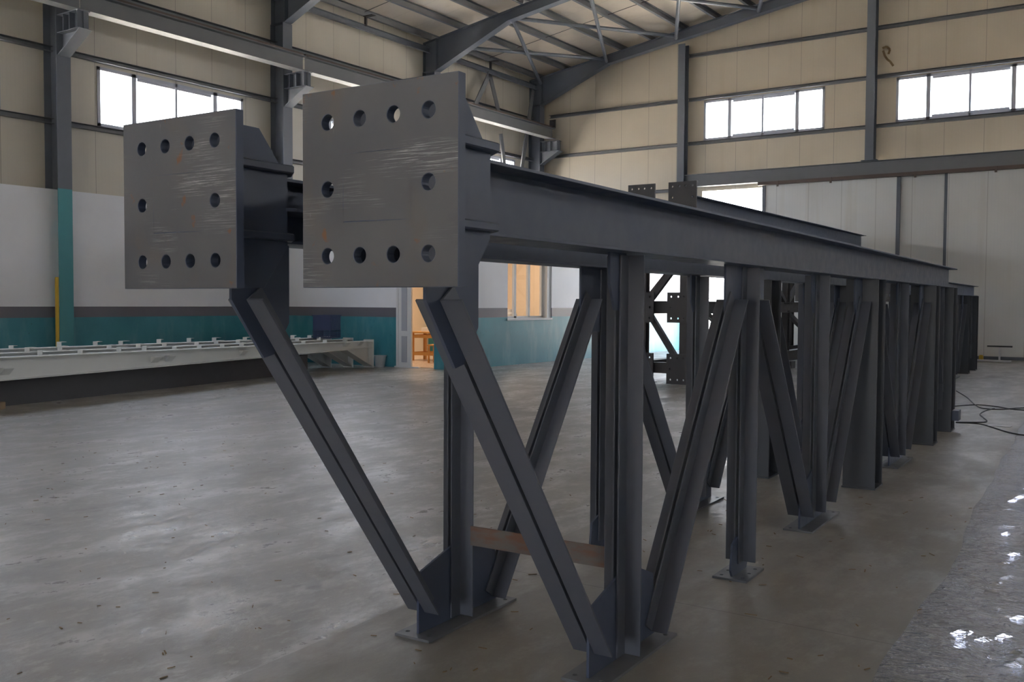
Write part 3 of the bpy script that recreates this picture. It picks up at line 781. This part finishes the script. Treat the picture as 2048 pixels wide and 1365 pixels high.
    for a, c, s in dg:
        bm = BM(); n = (-1, -.7) if s < 0 else (1, -.7)
        d = Vector((c[0] - a[0], c[1] - a[1])).normalized()
        angles(bm, (T(a[0]), a[1]), (T(c[0]), c[1]), n, w=.08)
        obj('diagonal', bm, ANGLE, root, .001)
    hcolumn(root, T(8.07), T(8.36)); hcolumn(root, T(11.0), T(11.28)); hcolumn(root, T(12.3), T(12.62))
    if l > -2:
        bm = BM(); box(bm, .127, .20, T(12.36), T(12.56), .13, .25); obj('stub_plate', bm, STEEL, root)
    return root
make_truss(-1.732, 2.05, 'near slate blue steel truss with a scratched square end plate, standing on four foot plates')
make_truss(-2.61, 2.09, 'second slate blue steel truss, left of the near one, in front of the white girders')
make_truss(-2.80, 13.98, 'third dark truss in line beyond the first pair, its end column against the gable doors')
make_truss(-3.66, 13.98, 'dark truss behind the third one, almost hidden at the far end')
# ties between first two trusses
def tie(name, u, z, w, h, t, mat, label, cat):
    root = BM(); l0, l1 = -2.61 + .088, -1.732 - .088
    a, c = TL(l0, u[0], z[0]), TL(l1, u[1], z[1])
    d = (c - a)
    prism(root, [Vector((0, 0, -h / 2)), Vector((0, 0, h / 2)), Vector((0, t, h / 2)), Vector((0, t, -h / 2))], d)
    o = obj(name, root, mat); o.location = a; tag(o, label, cat); return o
tie('tie_bar', (3.66, 3.66), (.41, .41), 0, .09, .01, RUST, 'rusty brown flat bar joining the posts of the first two trusses near the floor', 'bar')
root = empty('cross_beam', TL(-2.17, 2.78, 1.82), TR)
bm = BM(); sweep(bm, iprof(.18, .20, .010, .008), (-.36, 0, 0), (0, 0, 1), (0, 1, 0), (.72, 0, 0)); obj('beam', bm, STEEL, root)
for s in (-1, 1):
    bm = BM(); box(bm, min(s * .36, s * .43), max(s * .36, s * .43), -.05, .05, -.06, .06); obj('end_cleat', bm, STEEL, root)
tag(root, 'short cross beam between the chords of the first two trusses, behind the end plates', 'beam')

# tall double structure with three levels of end plates, beyond the near trusses
EY = 16.32
def tall_frame(xc, label):
    r = empty('tall_truss', (xc, EY, 0)); tag(r, label, 'truss')
    holes = [(x, z) for x in (-.2, -.06, .06, .2) for z in (-.2, .2)] + [(-.2, 0), (.2, 0)]
    for z in (.288, 1.425, 3.45):
        bm = BM(); holed_plate(bm, .555, .56, .03, holes, .02, 12); p = obj('end_plate', bm, DARK, r); p.location = (0, 0, z)
        bm = BM(); LL = 12.45 if z > 3 else 11.6
        sweep(bm, iprof(.30 if z > 3 else .2, .42 if z > 3 else .24, .012, .01), (0, .03, 3.285 if z > 3 else z), (1, 0, 0), (0, 0, 1), (0, LL, 0)); obj('chord', bm, STEEL if z > 3 else DARK, r)
    for yy in (.18, 3.0, 5.9, 8.8, 11.5):
        bm = BM(); sweep(bm, iprof(.14, .16, .01, .008), (0, yy, .41), (1, 0, 0), (0, 1, 0), (0, 0, .895)); sweep(bm, iprof(.14, .16, .01, .008), (0, yy, 1.545), (1, 0, 0), (0, 1, 0), (0, 0, 1.53)); obj('post', bm, DARK, r)
    for y0, z0, y1, z1 in ((.3, 1.55, 2.9, 3.06), (5.8, 1.55, 3.1, 3.06), (6.0, 1.55, 8.7, 3.06), (11.4, 1.55, 8.9, 3.06), (5.8, .42, 3.1, 1.3), (6.0, 1.3, 8.7, .42)):
        bm = BM(); bar(bm, (0, y0, z0), (0, y1, z1), .1, .1, (1, 0, 0)); obj('diagonal', bm, DARK, r)
    for yy in (.2, 5.9, 11.5):
        bm = BM(); box(bm, -.2, .2, yy - .15, yy + .15, 0, .165 if yy > 1 else .008); obj('foot', bm, DARK, r)
tall_frame(-7.35, 'tall dark truss with stacked end plates, right one of the far pair')
tall_frame(-8.18, 'tall dark truss with stacked end plates, left one of the far pair')
def crossframe(y, label):
    r = empty('cross_frame', (-7.765, y, 0)); tag(r, label, 'brace')
    for z, h in ((.29, .2), (1.42, .2), (2.38, .16)):
        bm = BM(); box(bm, -.30, .30, -.05, .05, z - h / 2, z + h / 2); obj('crossbar', bm, DARK, r)
    for a, c in (((-.29, 1.28), (.29, .42)), ((-.29, 1.56), (.29, 2.28)), ((.29, 2.48), (-.29, 3.2))):
        bm = BM(); bar(bm, (a[0], 0, a[1]), (c[0], 0, c[1]), .1, .1, (0, 1, 0)); obj('diagonal', bm, DARK, r)
for y, lab in ((16.5, 'dark bracing frame between the tall pair, at its near end'), (22.22, 'dark bracing frame between the tall pair, at mid length'), (27.82, 'dark bracing frame between the tall pair, near the gable')):
    crossframe(y, lab)

# ------------------------------------------------------------------ white girders
GA, GB = Vector((-13.2, 6.9, 0)), Vector((-15.0, 16.3, 0))
GD = (GB - GA).normalized(); GN = Vector((GD.y, -GD.x, 0))     # GN points toward the camera side
ang = math.atan2(GD.y, GD.x)
def white_girder(off, dz, t0, t1, label, seedk):
    base = GA + GD * t0 - GN * off
    r = empty('white_girder', (base.x, base.y, 0), ang); tag(r, label, 'girder')
    rnd = random.Random(seedk)
    L = t1 - t0
    top = lambda t: .712 - .0102 * (t + t0) + dz
    bot = lambda t: .392 + .006 * (t + t0)
    hs = L - 1.05
    def strip(bm, pts, w, th):
        for (ta, za), (tb, zb_) in zip(pts, pts[1:]): prism(bm, [(ta, -w / 2, za), (tb, -w / 2, zb_), (tb, -w / 2, zb_ + th), (ta, -w / 2, za + th)], (0, w, 0))
    bm = BM()
    prism(bm, [(0, -.005, bot(0)), (hs, -.005, bot(hs)), (L - .02, -.005, .03), (L - .02, -.005, top(L)), (0, -.005, top(0))], (0, .01, 0))
    strip(bm, [(0, top(0) - .014), (L, top(L) - .014)], .24, .014)
    strip(bm, [(0, bot(0)), (hs, bot(hs)), (L - .02, .03)], .22, .014)
    if off == 0: strip(bm, [(hs, bot(hs)), (L, bot(L))], .2, .012)
    obj('web_and_flanges', bm, WHITE, r)
    bm = BM(); box(bm, L - .012, L + .012, -.13, .13, .005, top(L) + .03); obj('end_plate', bm, WHITE, r)
    for tt in (1.05, 1.6, 4.4, 4.72, 6.6, hs, L - .5):
        bm = BM()
        for s in (-1, 1): prism(bm, [(tt, s * .006, bot(tt) + .16), (tt, s * .10, bot(tt) + .16), (tt, s * .006, bot(tt) + .07)], (.16, 0, 0)); box(bm, tt, tt + .16, min(s * .006, s * .1), max(s * .006, s * .1), bot(tt) + .16, bot(tt) + .17)
        obj('stiffener', bm, WHITE, r)
    t = .5 + .35 * seedk
    while t < L - .3:
        bm = BM(); a = rnd.uniform(-.25, .25); w = rnd.uniform(.09, .2); hh = rnd.uniform(.04, .075)
        z = top(t)
        sweep(bm, [(-w / 2, 0), (w / 2, 0), (w / 2, .006), (-w / 2 + .006, .006), (-w / 2 + .006, hh), (w / 2 - .02, hh), (w / 2 - .02, hh + .006), (-w / 2, hh + .006)], (t, -.05, z), (math.cos(a), math.sin(a), 0), (0, 0, 1), (0, .1, 0))
        obj('cleat', bm, WHITE, r); t += rnd.uniform(.5, .95)
white_girder(0, 0, -1.6, 9.5, 'front white painted girder lying along the left wall, its haunched end on the floor', 1)
white_girder(.42, .035, -1.5, 9.3, 'middle white painted girder lying between the front and back ones', 2)
white_girder(.84, .07, -1.4, 9.05, 'rear white painted girder nearest the teal wall', 3)
for t, lab in ((-.13, 'white support post under the left end of the front girder'),):
    p = GA + GD * t; r = empty('trestle', (p.x, p.y, .1), ang); tag(r, lab, 'trestle')
    bm = BM(); box(bm, -.05, .05, -.10, .10, .25, .285); obj('head_plate', bm, WHITE, r)
    bm = BM(); box(bm, -.045, .045, -.05, .05, 0, .25); obj('leg', bm, WHITE, r)
    bm = BM(); box(bm, -.16, .16, -.11, .11, 0, .1); o = obj('timber_block', bm, BLOCK, None, .008); o.location = (p.x, p.y, 0); o.rotation_euler = (0, 0, ang + .3)
    tag(o, 'rough timber block under the white support post at the left edge', 'block')
p = GA + GD * -1.4 - GN * .5  # dark filler shape, added so the gap under the girders reads as shade
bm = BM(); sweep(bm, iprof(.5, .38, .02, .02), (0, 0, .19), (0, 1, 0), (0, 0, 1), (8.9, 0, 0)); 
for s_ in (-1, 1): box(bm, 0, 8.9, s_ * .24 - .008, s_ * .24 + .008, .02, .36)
o = obj('shade_filler', bm, DARK, None); o.location = (p.x, p.y, 0); o.rotation_euler = (0, 0, ang); tag(o, 'dark filler added beneath the white girders to stand in for shade', 'beam')
# blue mesh crate sitting on the girders
p = GA + GD * 8.45 - GN * .42
r = empty('plastic_crate', (p.x, p.y, .70), ang + .25); r.rotation_euler = (0.0, 0, ang + .22)
tag(r, 'dark blue perforated plastic crate on top of the white girders', 'crate')
bm = BM()
def lattice(bm, o, a, c, nx, nz, w, h, t):
    o, a, c = Vector(o), Vector(a), Vector(c); n = a.cross(c).normalized() * t
    bw, bh = w / nx, h / nz
    for i in range(nx + 1): prism(bm, [o + a * (i * bw - .006), o + a * (i * bw + .006), o + a * (i * bw + .006) + c * h, o + a * (i * bw - .006) + c * h], n)
    for j in range(nz + 1): prism(bm, [o + c * (j * bh - .006), o + a * w + c * (j * bh - .006), o + a * w + c * (j * bh + .006), o + c * (j * bh + .006)], n)
for (o0, a) in (((-.29, -.2, .012), (1, 0, 0)), ((-.29, .2, .012), (1, 0, 0)), ((-.29, -.2, .012), (0, 1, 0)), ((.29, -.2, .012), (0, 1, 0))):
    w = .58 if a[0] else .4
    lattice(bm, o0, a, (0, 0, 1), int(w / .04), 4, w, .17, .008)
    oo = Vector(o0) + Vector((0, 0, .17)); av = Vector(a); nn = av.cross(Vector((0, 0, 1))) * .01
    prism(bm, [oo, oo + av * w, oo + av * w + Vector((0, 0, .32)), oo + Vector((0, 0, .32))], nn)
obj('crate_wall', bm, CRATE, r)
bm = BM(); box(bm, -.29, .29, -.2, .2, .0, .012); obj('crate_floor', bm, CRATE, r)
bm = BM(); box(bm, -.31, .31, -.22, -.19, .48, .51); box(bm, -.31, .31, .19, .22, .48, .51); box(bm, -.31, -.28, -.22, .22, .48, .51); box(bm, .28, .31, -.22, .22, .48, .51); obj('rim', bm, CRATE, r)
# small bucket by the office door
bm = BM(); n = 20
rings = [[bm.verts.new((rr * math.cos(2 * math.pi * k / n), rr * math.sin(2 * math.pi * k / n), z)) for k in range(n)] for rr, z in ((.105, 0), (.135, .25), (.15, .25), (.15, .27), (.13, .27), (.095, .01))]
for a, c in zip(rings, rings[1:]):
    for k in range(n): bm.faces.new((a[k], a[(k + 1) % n], c[(k + 1) % n], c[k]))
bm.faces.new(rings[0]); bm.faces.new(rings[-1])
o = obj('bucket', bm, BUCKET); o.location = (-14.9, 16.52, 0); tag(o, 'small pale grey bucket on the floor beside the office doorway', 'bucket')
# yellow pole leaning on the near left column
bm = BM(); tube(bm, [(-17.75, 10.42, .02), (-18.19, 10.68, 1.95)], .035, 10); o = obj('yellow_pole', bm, YELLOW, smooth=False); recentre(o, (-17.75, 10.42, .02))
tag(o, 'yellow pole leaning against the teal footed column', 'pole')

# ------------------------------------------------------------------ floor things, right side
def cable(pts, label):
    P = [Vector((x, y, .008)) for x, y in pts]; out = []
    for i in range(len(P) - 1):
        a, b_, c, d = P[max(i - 1, 0)], P[i], P[i + 1], P[min(i + 2, len(P) - 1)]
        for k in range(8):
            t = k / 8; out.append(.5 * ((2 * b_) + (c - a) * t + (2 * a - 5 * b_ + 4 * c - d) * t * t + (3 * b_ - a - 3 * c + d) * t ** 3))
    out.append(P[-1]); bm = BM(); tube(bm, out, .008, 6); o = obj('cable', bm, BLACK); recentre(o, P[0]); tag(o, label, 'cable')
cable([(-2.96, 18.1), (-2.6, 16.9), (-2.3, 15.7), (-2.12, 15.25), (-1.9, 15.3), (-1.66, 15.7), (-1.2, 15.9)], 'thin black cable curving out from behind the last truss column')
cable([(-2.55, 15.3), (-2.3, 15.75), (-2.0, 15.65), (-1.75, 15.4), (-1.2, 15.35)], 'black cable running straight across the floor beyond the looped one')
cable([(-2.16, 13.26), (-1.86, 13.5), (-1.95, 14.0), (-2.05, 14.4), (-2.06, 14.9), (-2.0, 15.35)], 'black cable bent in a sharp hairpin on the floor')
cable([(-2.16, 13.22), (-1.9, 13.25), (-1.7, 12.95), (-1.5, 12.6), (-1.3, 12.4), (-1.0, 12.35)], 'black cable nearest the camera, sweeping to the right edge')
r = empty('floor_stand', (-3.62, 28.5, 0)); tag(r, 'small T shaped stand in front of the far gable doors', 'stand')
bm = BM(); tube(bm, [(0, 0, .02), (0, 0, .38)], .025, 8); obj('pole', bm, RUBBISH, r)
bm = BM(); box(bm, -.3, .3, -.04, .04, .38, .42); obj('crossbar', bm, DARK, r)
bm = BM(); box(bm, -.12, .12, -.12, .12, 0, .02); obj('base', bm, RUBBISH, r)
bm = BM(); tube(bm, [(-.5, 0, .04), (.5, -.1, .04)], .03, 8); o = obj('pipe_offcut', bm, RUBBISH); o.location = (-3.75, 27.9, 0); tag(o, 'pale pipe lying on the floor in front of the gable doors', 'pipe')
bm = BM(); box(bm, -.05, .05, -.05, .05, 0, .14); box(bm, -.04, .04, -.04, .04, .14, .16); o = obj('yellow_can', bm, YELLOW); o.location = (-4.05, 28.4, 0); tag(o, 'small yellow can just right of the far truss column', 'can')
bm = BM(); prism(bm, [(-.14, -.05, .003), (.13, -.07, .003), (.15, .04, .003), (-.1, .06, .003)], (0, 0, .004)); o = obj('paper_scrap', bm, RUBBISH); o.location = (-1.67, 13.2, 0); tag(o, 'pale flat scrap lying between the cables', 'scrap')
# clear plastic sheet
from mathutils import noise as MN
bm = BM(); nx, ny = 100, 360
grid = []
for j in range(ny + 1):
    y = 2.2 + j * (15.5 / ny); row = []
    for i in range(nx + 1):
        s = i / nx
        K = [(2, -.92), (3.9, -.93), (5.85, -.97), (8.1, -1.14), (13.85, -1.456), (18, -1.7)]
        xl = next(p[1] + (q[1] - p[1]) * (y - p[0]) / (q[0] - p[0]) for p, q in zip(K, K[1:]) if y <= q[0] + 1e-6) + .012 * math.sin(y * 2.3) + .006 * math.sin(y * 7.1)
        xx = xl + s * (3.6 - xl * 0)
        a1 = 1 - abs(MN.noise(Vector((xx * 2.2, y * 6.0 + xx * 1.2, 0)))) * 2.2; a2 = 1 - abs(MN.noise(Vector((xx * 4.5 + 9, y * 9.0 - xx * 2, 3)))) * 2.2
        h = .003 + .013 * max(0, a1) ** 5 + .008 * max(0, a2) ** 4 + .0035 * MN.noise(Vector((xx * 14, y * 22, 1)))
        h = max(h, .0015) * min(1, s * 12 + .15)
        if i == 0: h = .002
        row.append(bm.verts.new((xx, y, h)))
    grid.append(row)
for j in range(ny):
    for i in range(nx): bm.faces.new((grid[j][i], grid[j][i + 1], grid[j + 1][i + 1], grid[j + 1][i]))
o = obj('plastic_sheet', bm, FILM, smooth=True); tag(o, 'wrinkled clear plastic sheet spread on the floor at the right', 'sheet')
# countless twigs and shavings
bm = BM()
for k in range(260):
    if k % 3: x, y = random.uniform(-9, -3.2), random.uniform(1.8, 7)
    else: x, y = random.uniform(-2.9, -.9), random.uniform(3.0, 8)
    a = random.uniform(0, 3.14); l = random.uniform(.004, .02) * (1 if k % 9 else 1.6); w = random.uniform(.001, .003)
    d = Vector((math.cos(a), math.sin(a), 0)) * l; s = Vector((-math.sin(a), math.cos(a), 0)) * w
    c = Vector((x, y, .0012)); prism(bm, [c - d - s, c + d - s, c + d + s, c - d + s], (0, 0, .003))
tag(obj('floor_debris', bm, BLOCK), 'scattered twigs and metal shavings on the concrete floor', 'debris', kind='stuff')

# ------------------------------------------------------------------ light
w = bpy.data.worlds.new('world'); S.world = w; w.use_nodes = True
nt = w.node_tree; bg = nt.nodes['Background']
tc = nt.nodes.new('ShaderNodeTexCoord'); sp = nt.nodes.new('ShaderNodeSeparateXYZ'); nt.links.new(tc.outputs['Generated'], sp.inputs[0])
rp_ = nt.nodes.new('ShaderNodeValToRGB'); nt.links.new(sp.outputs[2], rp_.inputs[0])
rp_.color_ramp.elements[0].position = 0.0; rp_.color_ramp.elements[0].color = (.95, .97, 1, 1)
rp_.color_ramp.elements[1].position = .6; rp_.color_ramp.elements[1].color = (.72, .82, 1, 1)
nt.links.new(rp_.outputs[0], bg.inputs[0]); bg.inputs[1].default_value = 9.0

sun = bpy.data.lights.new('sun', 'SUN'); sun.energy = 110; sun.angle = .01; sun.color = (1, .93, .82)
so = bpy.data.objects.new('sun', sun); COL.objects.link(so)
so.rotation_euler = Vector((-.35, .62, -1.3)).to_track_quat('-Z', 'Z').to_euler()
S.view_settings.view_transform = 'Standard'; S.view_settings.look = 'None'
S.view_settings.gamma = 1; S.view_settings.use_curve_mapping = False
S.view_settings.exposure = 1.05
